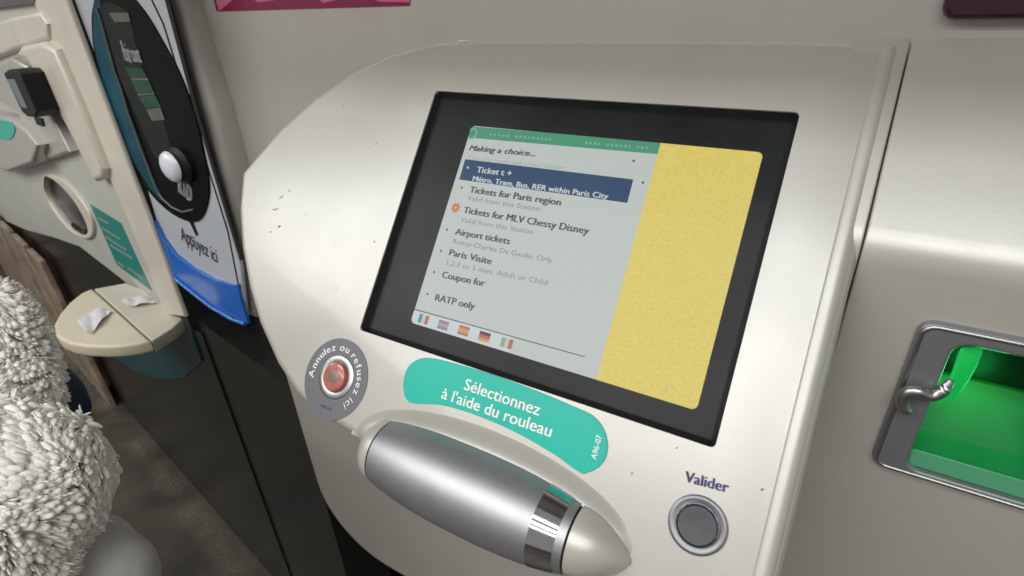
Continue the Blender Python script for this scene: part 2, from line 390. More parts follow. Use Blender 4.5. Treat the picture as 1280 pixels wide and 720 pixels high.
su = link('side_unit', unit, CREAM, TM, 30)
def plate_mesh_up(h):
    m = plate_mesh([h], .2); m.transform(Matrix.Translation((0, 0, .05))); return m
# tilted screen panel with the display opening
pts_px = [(300, 215), (296, 262), (299, 310), (308, 360), (321, 405), (343, 455), (367, 492), (392, 517), (440, 545)]
po = PAN.ats(pts_px)
outline = po[:] + [(-.16, -.250), (-.05, -.262), (.07, -.265), (.13, -.280), (.2185, -.285), (.2185, .2150)]
outline += PAN.ats([(1000, 47), (745, 46), (600, 47), (545, 50), (490, 64), (440, 87), (392, 120), (350, 157), (322, 189)])
bu0, bu1, bv0, bv1 = -.2209, .1552, -.1305, .1515
hole = rrect(bu0, bv0, bu1, bv1, .004, 3)
pm = plate_mesh([outline], .045, .011, 5)
pm = boolean(pm, plate_mesh_up(hole))
pm.transform(PAN.M); link('screen_panel', pm, CREAM, TM, 32)
# glossy, slightly rippled crease where the panel meets the upright face
sm_px = [(1073, 47), (1000, 47), (745, 46), (600, 47), (566, 48.5)]
sm = [PAN.M @ Vector((x, y + .0005, -.0062)) for x, y in PAN.ats(sm_px)]
sm2 = []
for a, b in zip(sm, sm[1:]):
    n = max(2, int((b - a).length / .006)); sm2 += [a.lerp(b, i / n) for i in range(n)]
link('panel_crease', tube(sm2, .0042, 10), RIPPLE, TM, 60)
# softly raised lip along the panel's right-hand edge
sp_ = [(.2000, -.004), (.2008, .0002), (.2022, .0012), (.2050, .0019), (.2080, .0016), (.2110, .0004), (.2140, -.0022), (.2155, -.0060)]
bm = bmesh.new()
va = [bm.verts.new((x, .2110, z)) for x, z in sp_]; vb = [bm.verts.new((x, -.283, z)) for x, z in sp_]
for i in range(len(sp_) - 1): bm.faces.new((va[i], vb[i], vb[i + 1], va[i + 1]))
bm.faces.new(va); bm.faces.new(vb[::-1]); bmesh.ops.recalc_face_normals(bm, faces=bm.faces)
me = from_bm(bm); me.transform(PAN.M); link('panel_edge', me, CREAM, TM, 60)
# display recess: black sloped surround, picture, glass
def ring_mesh(F, a, b):            # a, b: (x0, y0, x1, y1, z) rectangles bridged
    bm = bmesh.new()
    def vs(q): return [bm.verts.new((x, y, q[4])) for x, y in ((q[0], q[1]), (q[2], q[1]), (q[2], q[3]), (q[0], q[3]))]
    A, B = vs(a), vs(b)
    for i in range(4): bm.faces.new((A[i], A[(i + 1) % 4], B[(i + 1) % 4], B[i]))
    me = from_bm(bm); me.transform(F.M); return me
DZ = -.012
dl = PAN.ats([(588, 157), (953, 190), (873, 513), (514, 404)], DZ)
du0 = (dl[0][0] + dl[3][0]) / 2; du1 = (dl[1][0] + dl[2][0]) / 2; dv1 = (dl[0][1] + dl[1][1]) / 2; dv0 = (dl[2][1] + dl[3][1]) / 2
bz = link('screen_bezel', ring_mesh(PAN, (bu0 - .0006, bv0 - .0006, bu1 + .0006, bv1 + .0006, -.0010), (bu0 + .006, bv0 + .006, bu1 - .006, bv1 - .006, -.0105)), BLACK, TM, 0)
plate('screen_mask', PAN, [rrect(bu0 - .006, bv0 - .006, bu1 + .006, bv1 + .006, .002, 2), rrect(du0, dv0, du1, dv1, .005, 4)], -.0108, .0025, MASK, TM)
disp = plate('display', PAN, rrect(du0 - .003, dv0 - .003, du1 + .003, dv1 + .003, .002, 2), -.0125, .004, SC_WHITE, TM)
Z1 = -.0122; Z2 = -.0119
def dq(pts, z=Z1): return sheet_mesh(PAN, [PAN.ats(pts, z)], z)
link('yellow_panel', dq([(826, 178), (957, 189), (873, 516), (745, 475)]), SC_YELLOW, disp, 0)
hd = link('header_bar', dq([(583, 157.5), (826, 177.5), (822, 192.5), (581, 171.5)]), SC_GREEN, disp, 0)
hb = link('highlight_bar', dq([(581.5, 199), (791.5, 224.3), (784, 253.5), (574, 224.3)]), SC_NAVY, disp, 0)
link('flag_strip', dq([(515, 387), (640, 421), (636, 440), (512, 405)]), SC_PALE, disp, 0)
link('rule_line', dq([(515, 385), (731, 445.4), (730.6, 446.6), (514.7, 386.4)], Z2), SC_LINE, disp, 0)
def T(s, a, b, h, bold=.0, shear=.0): return text_fit(PAN, s, a, b, h, Z2, bold, shear)
for t_ in ([T('Ticket t +', (595.4, 215.5), (639, 220.5), .0066, .010), T('Métro, Tram, Bus, RER within Paris City', (590.5, 226), (760, 249), .0056, .013)]): link('selected_text', t_, SC_PALE, disp, 0)
for t_ in ([
    T('Tickets for Paris region', (586.5, 240.5), (700.7, 257), .0070, .013), T('Tickets for MLV Chessy Disney', (578.6, 266), (735.5, 293), .0072, .013),
    T('Airport tickets', (568.5, 293), (637, 305.5), .0070, .013), T('Paris Visite', (561, 319), (614, 330.8), .0070, .013),
    T('Coupon for', (552, 347), (605.5, 358.3), .0072, .013), T('RATP only', (543.5, 375.5), (593, 387), .0072, .013),
    T('Making a choice...', (586, 188), (669, 195.5), .0062, .006, .25)]): link('menu_text', t_, SC_TEXT, disp, 0)
for t_ in ([
    T('Valid from this Station', (583.5, 250), (674, 264), .0052), T('Valid from this Station', (574.8, 277), (666, 292.8), .0052),
    T('Roissy-Charles De Gaulle, Orly', (565.5, 304), (689.5, 328.5), .0052), T('1,2,3 or 5 days, Adult or Child', (558, 331), (683.5, 356.5), .0052)]): link('detail_text', t_, SC_FAINT, disp, 0)
link('hint_text', T('Turn the knob and press Valider', (584, 199), (706, 212.5), .0046), SC_VFAINT, disp, 0)
bl = [sheet_mesh(PAN, [circle(*PAN.at(x, y, Z2), .0012, 10)], Z2) for x, y in ((577, 234.5), (558.5, 287), (551, 313.5), (542.5, 340), (534, 367.5), (803.5, 228), (792, 201))]
for t_ in bl: link('bullet', t_, SC_TEXT, disp, 0)
link('bullet', joined([sheet_mesh(PAN, [circle(*PAN.at(584.7, 209.5, Z2), .0013, 10)], Z2)]), SC_PALE, disp, 0)
cx, cy = PAN.at(569.5, 259.5, Z2)
link('sun_icon', sheet_mesh(PAN, [[(cx + (.0062 if i % 2 else .0042) * math.cos(i * math.pi / 8), cy + (.0062 if i % 2 else .0042) * math.sin(i * math.pi / 8)) for i in range(16)], circle(cx, cy, .0014, 10)], Z2), SC_SUN, disp, 0)
ccx, ccy = PAN.at(590, 167, Z2)
link('header_emblem', sheet_mesh(PAN, [circle(ccx, ccy, .0066, 24), circle(ccx, ccy, .0046, 20)], Z2), SC_HEAD, disp, 0)
for a, b, n in (((612, 168), (692, 174.6), 15), ((731, 178.5), (812, 185), 15)):
    hs = []
    for i in range(n):
        t = i / n; x = a[0] + (b[0] - a[0]) * t; y = a[1] + (b[1] - a[1]) * t; q = PAN.at(x, y, Z2)
        if random.random() < .85: hs.append(sheet_mesh(PAN, [[(q[0], q[1] - .0012), (q[0] + .0016 + .0018 * random.random(), q[1] - .0012), (q[0] + .0024, q[1] + .0006 + .0016 * random.random()), (q[0] + .0008 * random.random(), q[1] + .0014)]], Z2))
    link('header_text', joined(hs), SC_HEAD, disp, 0)
def flag(cpx, strips, horiz):
    c = PAN.at(*cpx, Z2); w_, h_ = .0128, .0094
    f = link('flag', sheet_mesh(PAN, [[(c[0] - w_ / 2, c[1] - h_ / 2), (c[0] + w_ / 2, c[1] - h_ / 2), (c[0] + w_ / 2, c[1] + h_ / 2), (c[0] - w_ / 2, c[1] + h_ / 2)]], Z1 + .0001), None, disp, 0)
    # stripes are faces of the one flag mesh
    bm = bmesh.new(); tot = sum(s[1] for s in strips); acc = 0
    for i, (k, s) in enumerate(strips):
        a, b = acc / tot, (acc + s) / tot; acc += s
        if horiz: q = [(-.5, .5 - b), (.5, .5 - b), (.5, .5 - a), (-.5, .5 - a)]
        else: q = [(-.5 + a, -.5), (-.5 + b, -.5), (-.5 + b, .5), (-.5 + a, .5)]
        fc = bm.faces.new([bm.verts.new(PAN.M @ Vector((c[0] + x * w_, c[1] + y * h_, Z2 + .0002))) for x, y in q]); fc.material_index = i
    f.data.materials.clear()
    for k, s in strips: f.data.materials.append(FL[k])
    bm.to_mesh(f.data); bm.free(); f.data.transform(Matrix.Translation(-origin(disp)))
flag((529.5, 399), [('blue', 1), ('white', 1), ('red', 1)], False)
flag((554, 406.5), [('mauve', 2), ('white', .4), ('red', .6), ('white', .4), ('mauve', 2)], True)
flag((579.5, 413.4), [('red', 1), ('yellow', 2), ('red', 1)], True)
flag((605.5, 421), [('black', 1), ('red', 1), ('yellow', 1)], True)
flag((633.5, 429), [('green', 1), ('white', 1), ('red', 1)], False)
plate('display_glass', PAN, rrect(bu0 + .001, bv0 + .001, bu1 - .001, bv1 - .001, .002, 2), -.0085, .0008, GLASS, TM)

# small scuffs and specks on the panel
SCUFF = mat('scuff', (.19, .185, .17), .7)
rs = random.Random(5)
for x, y, a, b in ((344, 262, .010, .0012), (352, 246, .007, .0009), (349, 283, .004, .0022), (361, 238, .006, .0007), (338, 290, .003, .0012), (468, 302, .0016, .0016), (382, 268, .0014, .0010), (430, 130, .0013, .0013), (607, 520, .0012, .0012), (790, 592, .0016, .0009), (953, 612, .0022, .0016), (470, 180, .0015, .0015), (846, 560, .001, .001), (690, 598, .0028, .0012), (420, 360, .0012, .0011)):
    c = PAN.at(x, y); th = rs.uniform(-.5, .9); pts = []
    for k in range(9):
        q = 2 * math.pi * k / 9; u_ = a * .7 * math.cos(q) * rs.uniform(.4, 1.1); v_ = b * math.sin(q) * rs.uniform(.4, 1.2)
        pts.append((c[0] + u_ * math.cos(th) - v_ * math.sin(th), c[1] + u_ * math.sin(th) + v_ * math.cos(th)))
    link('scuff', sheet_mesh(PAN, [pts], .0003), SCUFF, TM, 0)
# teal instruction sticker
tp = [(505, 487), (506, 470), (513, 456), (527, 448), (548, 449), (600, 463), (660, 484), (720, 509), (742, 520), (755, 536), (760, 556), (757, 573), (747, 585), (735, 590.5), (724, 590), (690, 566), (640, 538), (590, 517), (550, 506), (513, 503)]
lab = plate('instruction_sticker', PAN, smooth_poly(PAN.ats(tp), 4), .0011, .0012, TEAL, TM, bev=.0005)
for t_ in ([text_fit(PAN, 'Sélectionnez', (579.6, 486.5), (674.5, 520), .0108, .0014, .014), text_fit(PAN, "à l'aide du rouleau", (551.5, 497.5), (689, 546.8), .0108, .0014, .014)]): link('sticker_text', t_, WHITE, lab, 0)
link('sticker_code', text_fit(PAN, 'A96-07', (745.5, 575), (753, 545), .0050, .0014, .01), WHITE, lab, 0)

# cancel button with its printed ring
cu_, cv_ = -.2315, -.1885
ring = plate('cancel_ring', PAN, circle(cu_, cv_, .0440, 72), .0008, .0010, RING, TM)
def arc_text(s, r, a0, a1, h, bold):
    ms = []; adv = []
    for ch in s:
        if ch == ' ': adv.append((None, .30)); continue
        m = text_mesh(ch, bold); xs = [v.co.x for v in m.vertices]; adv.append((m, max(xs) - min(xs) + .07))
    tot = sum(a for _, a in adv); acc = 0
    for m, a in adv:
        if m:
            xs = [v.co.x for v in m.vertices]; mid = (min(xs) + max(xs)) / 2
            ang = math.radians(a0 + (a1 - a0) * (acc + a / 2) / tot)
            sc_ = h / .70; sx = abs(math.radians(a1 - a0)) * r / tot
            m.transform(Matrix.Diagonal((sx, sc_, 1, 1)) @ Matrix.Translation((-mid, 0, 0)))
            m.transform(PAN.M @ Matrix.Translation((cu_ + r * math.cos(ang), cv_ + r * math.sin(ang), .0011)) @ Matrix.Rotation(ang - math.pi / 2, 4, 'Z'))
            ms.append(m)
        acc += a
    return joined(ms)
link('ring_text', arc_text('Annulez ou refusez ici', .0305, 196, -46, .0078, .014), WHITE, ring, 0)
link('ring_code', text_fit(PAN, 'A96-02', (400, 508), (414, 514), .0030, .0011), NAVY, ring, 0)
link('cancel_bezel', disc_lathe(PAN, cu_ + .001, cv_ + .002, [(.0, .0242), (.0014, .0240), (.0020, .0232), (.0022, .0180), (.0016, .0165), (.0006, .0163)]), STEEL, TM, 40)
cb = link('cancel_button', disc_lathe(PAN, cu_ + .001, cv_ + .002, [(.0, .0160), (.0040, .0158), (.0052, .0148), (.0058, .011), (.0058, .0055)]), RED, TM, 40)
link('lens_core', disc_lathe(PAN, cu_ + .001, cv_ + .002, [(.0056, .0074), (.0060, .0066), (.0061, .002)]), REDC, cb, 40)
# validate button
vu, vv = PAN.at(872, 656)
link('validate_bezel', disc_lathe(PAN, vu, vv, [(.0, .0222), (.0014, .0220), (.0022, .0208), (.0022, .0192), (.0008, .0158), (-.0005, .0152)]), GREYSTEEL, TM, 40)
link('validate_rim', disc_lathe(PAN, vu, vv, [(.0006, .0160), (.0042, .0157), (.0046, .0152), (.0042, .0149), (-.0004, .0149)]), CHROME, TM, 40)
link('validate_button', disc_lathe(PAN, vu, vv, [(-.001, .0147), (.0030, .0147), (.0040, .0141), (.0040, .0132), (.0036, .006)]), BTN, TM, 40)
link('validate_text', text_fit(PAN, 'V a l i d e r'.replace(' ', ''), (855, 601.5), (911, 616.5), .0082, .0006, .02), NAVY, TM, 0)

# roller: silver spindle with cream ends in a raised moulding
AV, AW = -.236, .000
def spindle(u0, u1, grow=0.0, n=14):
    return [(u0 + (u1 - u0) * i / n, rad(u0 + (u1 - u0) * i / n) + grow) for i in range(n + 1)]
def rad(u):
    c, a = -.038, .160
    t = (u - c) / a
    return .0405 * max(.02, 1 - abs(t) ** 2.5) ** .62
def spin(prof):
    me = lathe(prof, 64); me.transform(PAN.M @ Matrix.Translation((0, AV, AW))); return me
rol = link('roller', spin(spindle(-.136, .0685)), SILVER, TM, 40)
link('chrome_band', spin(spindle(.0395, .0615, .0004, 6)), CHROME, rol, 40)
link('roller_end_cap', spin([(.0705 + .046 * i / 16, rad(.0705) * max(.02, 1 - (i / 16) ** 1.8) ** .75) for i in range(17)]), CREAM, TM, 60)
link('roller_end_cap', spin([(-.138 - .026 * math.sin(i * math.pi / 24), rad(-.138) * max(.03, math.cos(i * math.pi / 24)) ** .95) for i in range(12, -1, -1)]), CREAM, TM, 60)
link('roller_shadow_gap', spin([(-.139, rad(-.139) - .001), (.071, rad(.071) - .001)]), GAP, TM, 40)
# raised moulding: swept arched ridge over the roller
def moulding():
    bm = bmesh.new(); rows = []; N = 40
    for i in range(N + 1):
        t = -1 + 2 * i / N; a = math.pi * (i / N)
        cxm, aa, bb = -.034, .156, .063
        x = cxm - aa * math.cos(a); ys = AV + bb * math.sin(a) ** .85
        x2 = cxm - (aa - .018) * math.cos(a); y2 = AV + .036 * math.sin(a) ** .8
        row = []
        for k in range(9):
            s = k / 8; hgt = .0130 * math.sin(a) ** .35 * (3 * s * s - 2 * s ** 3) + .0002
            row.append(bm.verts.new((x + (x2 - x) * s, ys + (y2 - ys) * s, hgt - .002)))
        row.append(bm.verts.new((cxm - (aa - .03) * math.cos(a), AV + .018 * math.sin(a), .012)))
        row.append(bm.verts.new((cxm - (aa - .03) * math.cos(a), AV, -.004)))
        rows.append(row)
    for a, b in zip(rows, rows[1:]):
        for k in range(len(a) - 1): bm.faces.new((a[k], a[k + 1], b[k + 1], b[k]))
    bmesh.ops.recalc_face_normals(bm, faces=bm.faces)
    me = from_bm(bm); me.transform(PAN.M); return me
link('roller_moulding', moulding(), CREAM, TM, 60)

# coin and ticket tray
tray = plate('tray_frame', FRONT, [rrect(TX0, TZ0, TX1, TZ1, .011), rrect(TX0 + .0245, TZ0 + .0075, TX1 - .012, TZ1 - .0135, .010)], .006, .010, DGREY, TM, bev=.003)
link('frame_rim', joined([tube([FRONT.M @ Vector((x, z, .0055)) for x, z in rrect(TX0 + .003, TZ0 + .003, TX1 - .003, TZ1 - .003, .009)] + [FRONT.M @ Vector((TX1 - .003, TZ1 - .012, .0055))], .0019, 8)]), STEEL, tray, 60)
ix0, ix1, iz0, iz1 = TX0 + .0245, TX1 - .012, TZ0 + .0075, TZ1 - .0135
def bucket():
    bm = bmesh.new()
    prof = [(.026, iz0), (.034, iz0 - .0006), (.058, iz0 + .018), (.088, iz0 + .060), (.094, iz0 + .064), (.094, iz1 - .004), (.026, iz1 + .001)]
    L = [bm.verts.new((ix0 - .001, y, z)) for y, z in prof]; Rr = [bm.verts.new((ix1 + .001, y, z)) for y, z in prof]
    for i in range(len(prof) - 1): bm.faces.new((L[i], L[i + 1], Rr[i + 1], Rr[i]))
    bm.faces.new(L); bm.faces.new(Rr[::-1])
    return from_bm(bm)
link('tray_bucket', bucket(), GREEN, TM, 0)
plate('tray_top_shade', Frame((0, .075, 0), (1, 0, 0), (0, 0, 1)), rrect(ix0 + .004, iz1 - .056, ix1 - .004, iz1 - .012, .002), 0, .004, SHADEGREEN, TM, bev=.001)  # near-black plate painting the shade in the tray's upper recess
plate('tray_lip', Frame((0, .0285, iz0 + .001), (1, 0, 0), (0, .35, 1)), rrect(ix0 + .001, 0, ix1 - .001, .0145, .003), 0, .002, PALEGREEN, TM, bev=.0008)
# translucent green flap edge, its lit glow painted by emission, curling down at the left of the opening
fl_pts = [Vector((ix0 + .004, .034, iz1 - .006)), Vector((ix0 + .005, .030, iz1 - .022)), Vector((ix0 + .004, .026, iz1 - .040)), Vector((ix0 + .001, .022, iz1 - .054))]
bm = bmesh.new(); rows = []
for i, p_ in enumerate(fl_pts):
    rows.append([bm.verts.new(p_ + Vector((.0165 * s * (1 - .13 * i), .008 * s * s + .002 * math.sin(s * 3), .0))) for s in (0, .25, .5, .75, 1)])
for a, b in zip(rows, rows[1:]):
    for k in range(4): bm.faces.new((a[k], a[k + 1], b[k + 1], b[k]))
def solid(me, t):
    def f(o):
        md = o.modifiers.new('s', 'SOLIDIFY'); md.thickness = t
        md2 = o.modifiers.new('u', 'SUBSURF'); md2.levels = 2; md2.render_levels = 2
    return eval_mesh(me, f)
link('tray_flap', solid(from_bm(bm), .003), GREENLIT, TM, 60)
hk = FRONT.ats([(1140, 515), (1131, 512), (1128, 500), (1134, 491), (1147, 490), (1158, 496), (1168, 498), (1180, 493), (1190, 482)], .016)
hk = smooth_open(hk, 4)
hkp = [FRONT.M @ Vector((x, z, .015 - .0004 * max(0, i - 16))) for i, (x, z) in enumerate(hk)]
link('flap_hook', tube(hkp, .0046, 12, [min(1, .55 + .12 * min(i, len(hkp) - 1 - i)) for i in range(len(hkp))]), STEEL, TM, 60)
gl = bpy.data.lights.new('tray_lamp', 'POINT'); gl.energy = .10; gl.color = (.05, 1, .25); gl.shadow_soft_size = .02
go = bpy.data.objects.new('tray_lamp', gl); COL.objects.link(go); go.location = (ix0 + .030, .062, iz0 + .080)

# stickers and the sign foot on the upright face
ms = plate('maroon_sticker', BACK, [(-.643, 1.404), (-.279, 1.404), (-.279, 1.62), (-.643, 1.62)], .0012, .0012, MAROON, TM)
def pz(pts): return sheet_mesh(BACK, [BACK.ats(pts, .0016)], .0016)
for t_ in ([pz([(268, -6), (274, 14), (297, -6)]), pz([(310, -8), (322, 3), (345, 0), (350, -8)]), pz([(392, -8), (404, 4), (425, -1), (430, -8)]), pz([(452, -8), (474, 2), (512, 3), (512, -8)])]): link('pink_print', t_, PINK, ms, 0)
plate('maroon_plate', BACK, rrect(.233, 1.384, .62, 1.62, .010), .014, .016, DMAROON, TM, bev=.004)

# ================================================================== MIDDLE TERMINAL ("Appuyez ici")
MT = thing('charging_terminal', 'narrow grey terminal with black oval window, white knob and blue foot between cream machines', 'terminal', SIDE.M @ Vector((-.25, 0, .66)))
MO = .0
SIDE_KEEP = SIDE
A3 = math.radians(0.0)
SIDE = Frame(SIDE_KEEP.M @ Vector((0, 0, .058)), (math.cos(A3), -math.sin(A3), 0), (0, 0, 1))     # the terminal's own face, turned a little more to the room
mo = SIDE.ats([(93, -40), (92, 0), (185, 240), (214, 338), (232, 358), (262, 382), (298, 400), (308, 404), (300, 330), (262, 205), (240, 128), (206, 0), (190, -40)], MO)
mp = plate('front_panel', SIDE, mo, MO, .008, VINYL, MT, bev=.002)
plate('side_seam', SIDE, SIDE.ats([(185, -40), (187, -3), (203, 30), (246, 168), (284, 290), (300, 372), (301.2, 372), (285.3, 290), (247.3, 168), (204.4, 30), (188.5, -3), (186.5, -40)], MO + .001), MO + .001, .001, GAP, MT)
plate('edge_seam', SIDE, SIDE.ats([(201, -40), (206, 0), (240, 128), (264, 208), (300, 326), (303, 324), (267, 206), (244, 128), (211, 0), (206, -40)], MO + .002), MO + .002, .002, GAP, MT)
bb = plate('blue_band', SIDE, SIDE.ats([(193, 276), (203, 297), (218, 318), (240, 335), (268, 350), (290, 357), (297, 356), (300, 372), (310, 405), (296, 398), (262, 384), (232, 360), (217, 346)], MO + .006), MO + .006, .006, BLUE, MT, bev=.001)
link('band_lip', tube([SIDE.M @ Vector((*SIDE.at(x, y, MO + .008), MO + .008)) for x, y in ((219, 348), (236, 362), (264, 384), (290, 399), (306, 405))], .004, 8), BLUE, bb, 60)
ov = [(126, -20), (116, 6), (114, 30), (117, 62), (127, 108), (143, 158), (162, 203), (186, 240), (210, 264), (232, 276), (248, 276), (257, 262), (261, 240), (259, 215), (253, 185), (246, 155), (237, 125), (222, 88), (204, 55), (186, 24), (168, 0), (150, -18)]
op = plate('oval_window', SIDE, smooth_poly(SIDE.ats(ov, MO + .003), 4), MO + .003, .004, OVAL, MT, bev=.001)
def oq(pts, z=.0036, sm=0):
    q = SIDE.ats(pts, MO + z); q = smooth_poly(q, 4) if sm else q
    return sheet_mesh(SIDE, [q], MO + z)
link('teal_crescent', oq([(119, -8), (116, 10), (116, 40), (121, 76), (132, 116), (148, 160), (167, 203), (188, 236), (202, 252), (200, 240), (180, 195), (160, 140), (143, 85), (130, 35), (125, 0)]), OTEAL, op, 0)
link('window_edge', tube([SIDE.M @ Vector((*SIDE.at(x, y, MO + .005), MO + .005)) for x, y in ((121, 10), (130, 40), (143, 88), (152, 112), (160, 140), (180, 195), (196, 238), (203, 248), (215, 259), (228, 265), (241, 262))], .0022, 6), OGREY, op, 60)
link('slot_recess', oq([(124, 8), (134, 3), (150, 8), (160, 16), (166, 40), (174, 76), (190, 112), (204, 150), (215, 190), (222, 215), (208, 215), (190, 190), (168, 140), (150, 100), (136, 55)], .0032), GAP, op, 0)
for t_ in ([oq([(157, 84), (178, 86), (184, 97), (162, 97)], .004), oq([(164, 101), (186, 101), (192, 115), (172, 117)], .004), oq([(173, 121), (193, 118), (201, 133), (182, 136)], .004)]): link('green_cell', t_, OGREEN, op, 0)
for t_ in ([oq([(136, 16), (160, 16), (163, 27), (143, 28)], .004), oq([(163, 97.5), (184, 97.5), (186, 100.5), (165, 100.5)], .004), oq([(172, 117.5), (192, 115.5), (193, 117.5), (173, 120)], .004), oq([(183, 137), (200, 134), (206, 150), (190, 151)], .004)]): link('pale_tag', t_, OGREY, op, 0)
for t_ in ([text_fit(SIDE, 'Point', (156, 75), (165.5, 79), .030, MO + .0045, .02), text_fit(SIDE, 'cont', (167, 77), (178, 78.5), .026, MO + .0045, .02), text_fit(SIDE, 'RTD', (223, 240), (240, 254), .036, MO + .0045, .03)]): link('window_text', t_, DIMW, op, 0)
link('press_here_text', text_fit(SIDE, 'Appuyez ici', (227, 300), (272, 329), .032, MO + .0012, 0), BLACK, MT, 0)
for t_ in ([oq([(232, 272), (239, 272), (247, 293), (245, 295), (238, 280)], .0014), oq([(229, 292), (243, 297), (243, 298), (229, 293)], .0014)]): link('small_print', t_, BLACK, MT, 0)
kx, ky = SIDE.at(212, 202, MO)
SIDEK = SIDE
kx += .030
kb = link('knob_base', disc_lathe(SIDE, kx + .012, ky, [(MO, .031), (MO + .008, .031), (MO + .012, .026), (MO + .015, .022)]), BLACK, MT, 40)
link('knob', disc_lathe(SIDE, kx + .006, ky, [(MO + .010, .015), (MO + .014, .022), (MO + .019, .026), (MO + .024, .0235), (MO + .028, .016), (MO + .030, .007)]), KNOB, MT, 60)
SIDE = SIDE_KEEP

# ================================================================== LEFT TICKET MACHINE
LM = thing('ticket_machine', 'cream ticket machine at the left edge with card reader, oval slot and rounded shelf', 'ticket machine', SIDE.M @ Vector((-1.2, OFFB, 0)), 'ticket machines along the wall')
def LP(pts, h): return SIDE.ats(pts, h)
# black stone block under it, with the dark side that shows as the gap
blk_x = SIDE.at(290, 532, OFFB)[0]
base = plate('stone_base', SIDE, [(-3.6, FZ), (blk_x, FZ), (blk_x, .80), (-3.6, .80)], OFFB - .006, .16, GRANITE, LM)
x_up = SIDE.at(150, 178, OFFB)[0]
fo = LP([(-30, 130), (-30, 262), (8, 277), (33, 288), (66, 297), (100, 309), (150, 348), (206, 395), (228, 396)], OFFB)
fo_b = fo[-1]
x_up -= .012
face = fo[:-1] + [(x_up, fo_b[1] + .02), (x_up, 1.9), (-2.6, 1.9), (-2.6, fo[0][1])]
hole_px = [(58, 222), (66, 222), (80, 232), (96, 250), (108, 270), (113, 284), (111, 292), (103, 293), (88, 283), (72, 263), (61, 242)]
hole2 = smooth_poly(LP(hole_px, OFFB), 4)
plate('front_face', SIDE, [face, hole2], OFFB, .05, GREYGREEN, LM, bev=.004)
gx = SIDE.at(175, 240, OFFB)[0]
# raised column along its right edge
colp = LP([(34, -40), (41, 0), (62, 52), (92, 122), (122, 190), (150, 252), (183, 330), (206, 393), (229, 395), (212, 345), (175, 246), (130, 135), (94, 45), (76, 0), (60, -40)], OFFB + .008)
gx = SIDE.at(150, 182, OFFB + .008)[0]
colp = [(x if i < 8 else gx, y) for i, (x, y) in enumerate(colp)]
plate('column', SIDE, colp, OFFB + .008, .010, CREAM2, LM, bev=.004, res=4)
plate('side_gap', SIDE, [(gx - .05, .80), (gx - .003, .80), (gx - .003, 1.9), (gx - .05, 1.9)], OFFB + .003, .14, GAP, LM)
# hooded reader housing left of the column
plate('reader_housing', SIDE, LP([(17, 70), (24, 58), (50, 52), (66, 62), (96, 132), (128, 212), (127, 224), (118, 228), (98, 186), (60, 118), (34, 76)], OFFB + .022), OFFB + .022, .03, CREAM2, LM, bev=.010, res=4)
plate('housing_cheek', SIDE, LP([(-10, 85), (12, 72), (30, 82), (60, 140), (85, 190), (60, 200), (20, 140), (-10, 120)], OFFB + .02), OFFB + .02, .03, CREAM, LM, bev=.006)
cr_ = plate('card_reader', SIDE, LP([(4, 91), (9, 87), (20, 88), (25, 93), (46, 140), (44, 147), (34, 146), (28, 141)], OFFB + .060), OFFB + .060, .045, BLACK, LM, bev=.004)
plate('reader_screen', SIDE, LP([(8, 99), (18, 99), (34, 135), (27, 134)], OFFB + .0605), OFFB + .0605, .001, BLUEGLASS, cr_)
plate('reader_notch', SIDE, LP([(42, 146), (51, 148), (54, 158), (46, 156)], OFFB + .024), OFFB + .024, .003, BLACK, LM)
# oval slot: rim, dark throat, pale back
plate('slot_rim', SIDE, [smooth_poly(LP([(54, 220), (66, 219), (82, 229), (99, 248), (112, 270), (116, 288), (112, 298), (102, 298), (84, 287), (66, 265), (56, 243)], OFFB + .008), 4), hole2], OFFB + .008, .02, CREAM2, LM, bev=.004)
plate('slot_back', SIDE, LP([(40, 200), (125, 200), (125, 310), (40, 310)], OFFB - .045), OFFB - .045, .004, GREYGREEN, LM)
plate('slot_insert', SIDE, LP([(84, 228), (99, 240), (116, 275), (116, 292), (104, 274)], OFFB - .035), OFFB - .035, .004, BLUEGLASS, LM)
link('slot_lining', tube([SIDE.M @ Vector((x, y, OFFB - .014)) for x, y in hole2[2 * 4:9 * 4]] if False else [SIDE.M @ Vector((*SIDE.at(x, y, OFFB - .01), OFFB - .01)) for x, y in ((60, 224), (63, 240), (74, 262), (90, 281), (104, 291), (112, 290))], .010, 8), BLACK, LM, 60)
gs = plate('green_sticker', SIDE, LP([(112, 255), (151, 279), (190, 364), (146, 331)], OFFB + .001), OFFB + .001, .001, DTEAL, LM)
for a, b in (((122, 271), (136, 279)), ((127, 284), (150, 298)), ((132, 295), (158, 312)), ((137, 305), (165, 322)), ((146, 326), (155, 333)), ((160, 334), (178, 347))):
    ln = []; n = max(2, int((b[0] - a[0]) / 3))
    for i in range(n):
        t0, t1 = i / n, (i + .72) / n
        q = [(a[0] + (b[0] - a[0]) * t, a[1] + (b[1] - a[1]) * t) for t in (t0, t1)]
        ln.append(sheet_mesh(SIDE, [LP([q[0], q[1], (q[1][0] + .6, q[1][1] + 2.3), (q[0][0] + .6, q[0][1] + 2.3)], OFFB + .0016)], OFFB + .0016))
    link('sticker_print', joined(ln), DIMW, gs, 0)
ts = plate('teal_sticker', SIDE, smooth_poly(LP([(-12, 150), (4, 151), (13, 153), (18, 160), (16, 170), (8, 175), (-12, 168)], OFFB + .045), 3), OFFB + .045, .002, TEAL, LM)
plate('roller_block', SIDE, LP([(-20, 140), (10, 148), (30, 162), (46, 182), (40, 205), (10, 215), (-20, 205)], OFFB + .043), OFFB + .043, .05, CREAM, LM, bev=.010)
plate('upper_hood', SIDE, LP([(-30, 36), (10, 22), (48, 14), (58, 30), (60, 50), (20, 62), (-30, 82)], OFFB + .014), OFFB + .014, .03, CREAM2, LM, bev=.008)
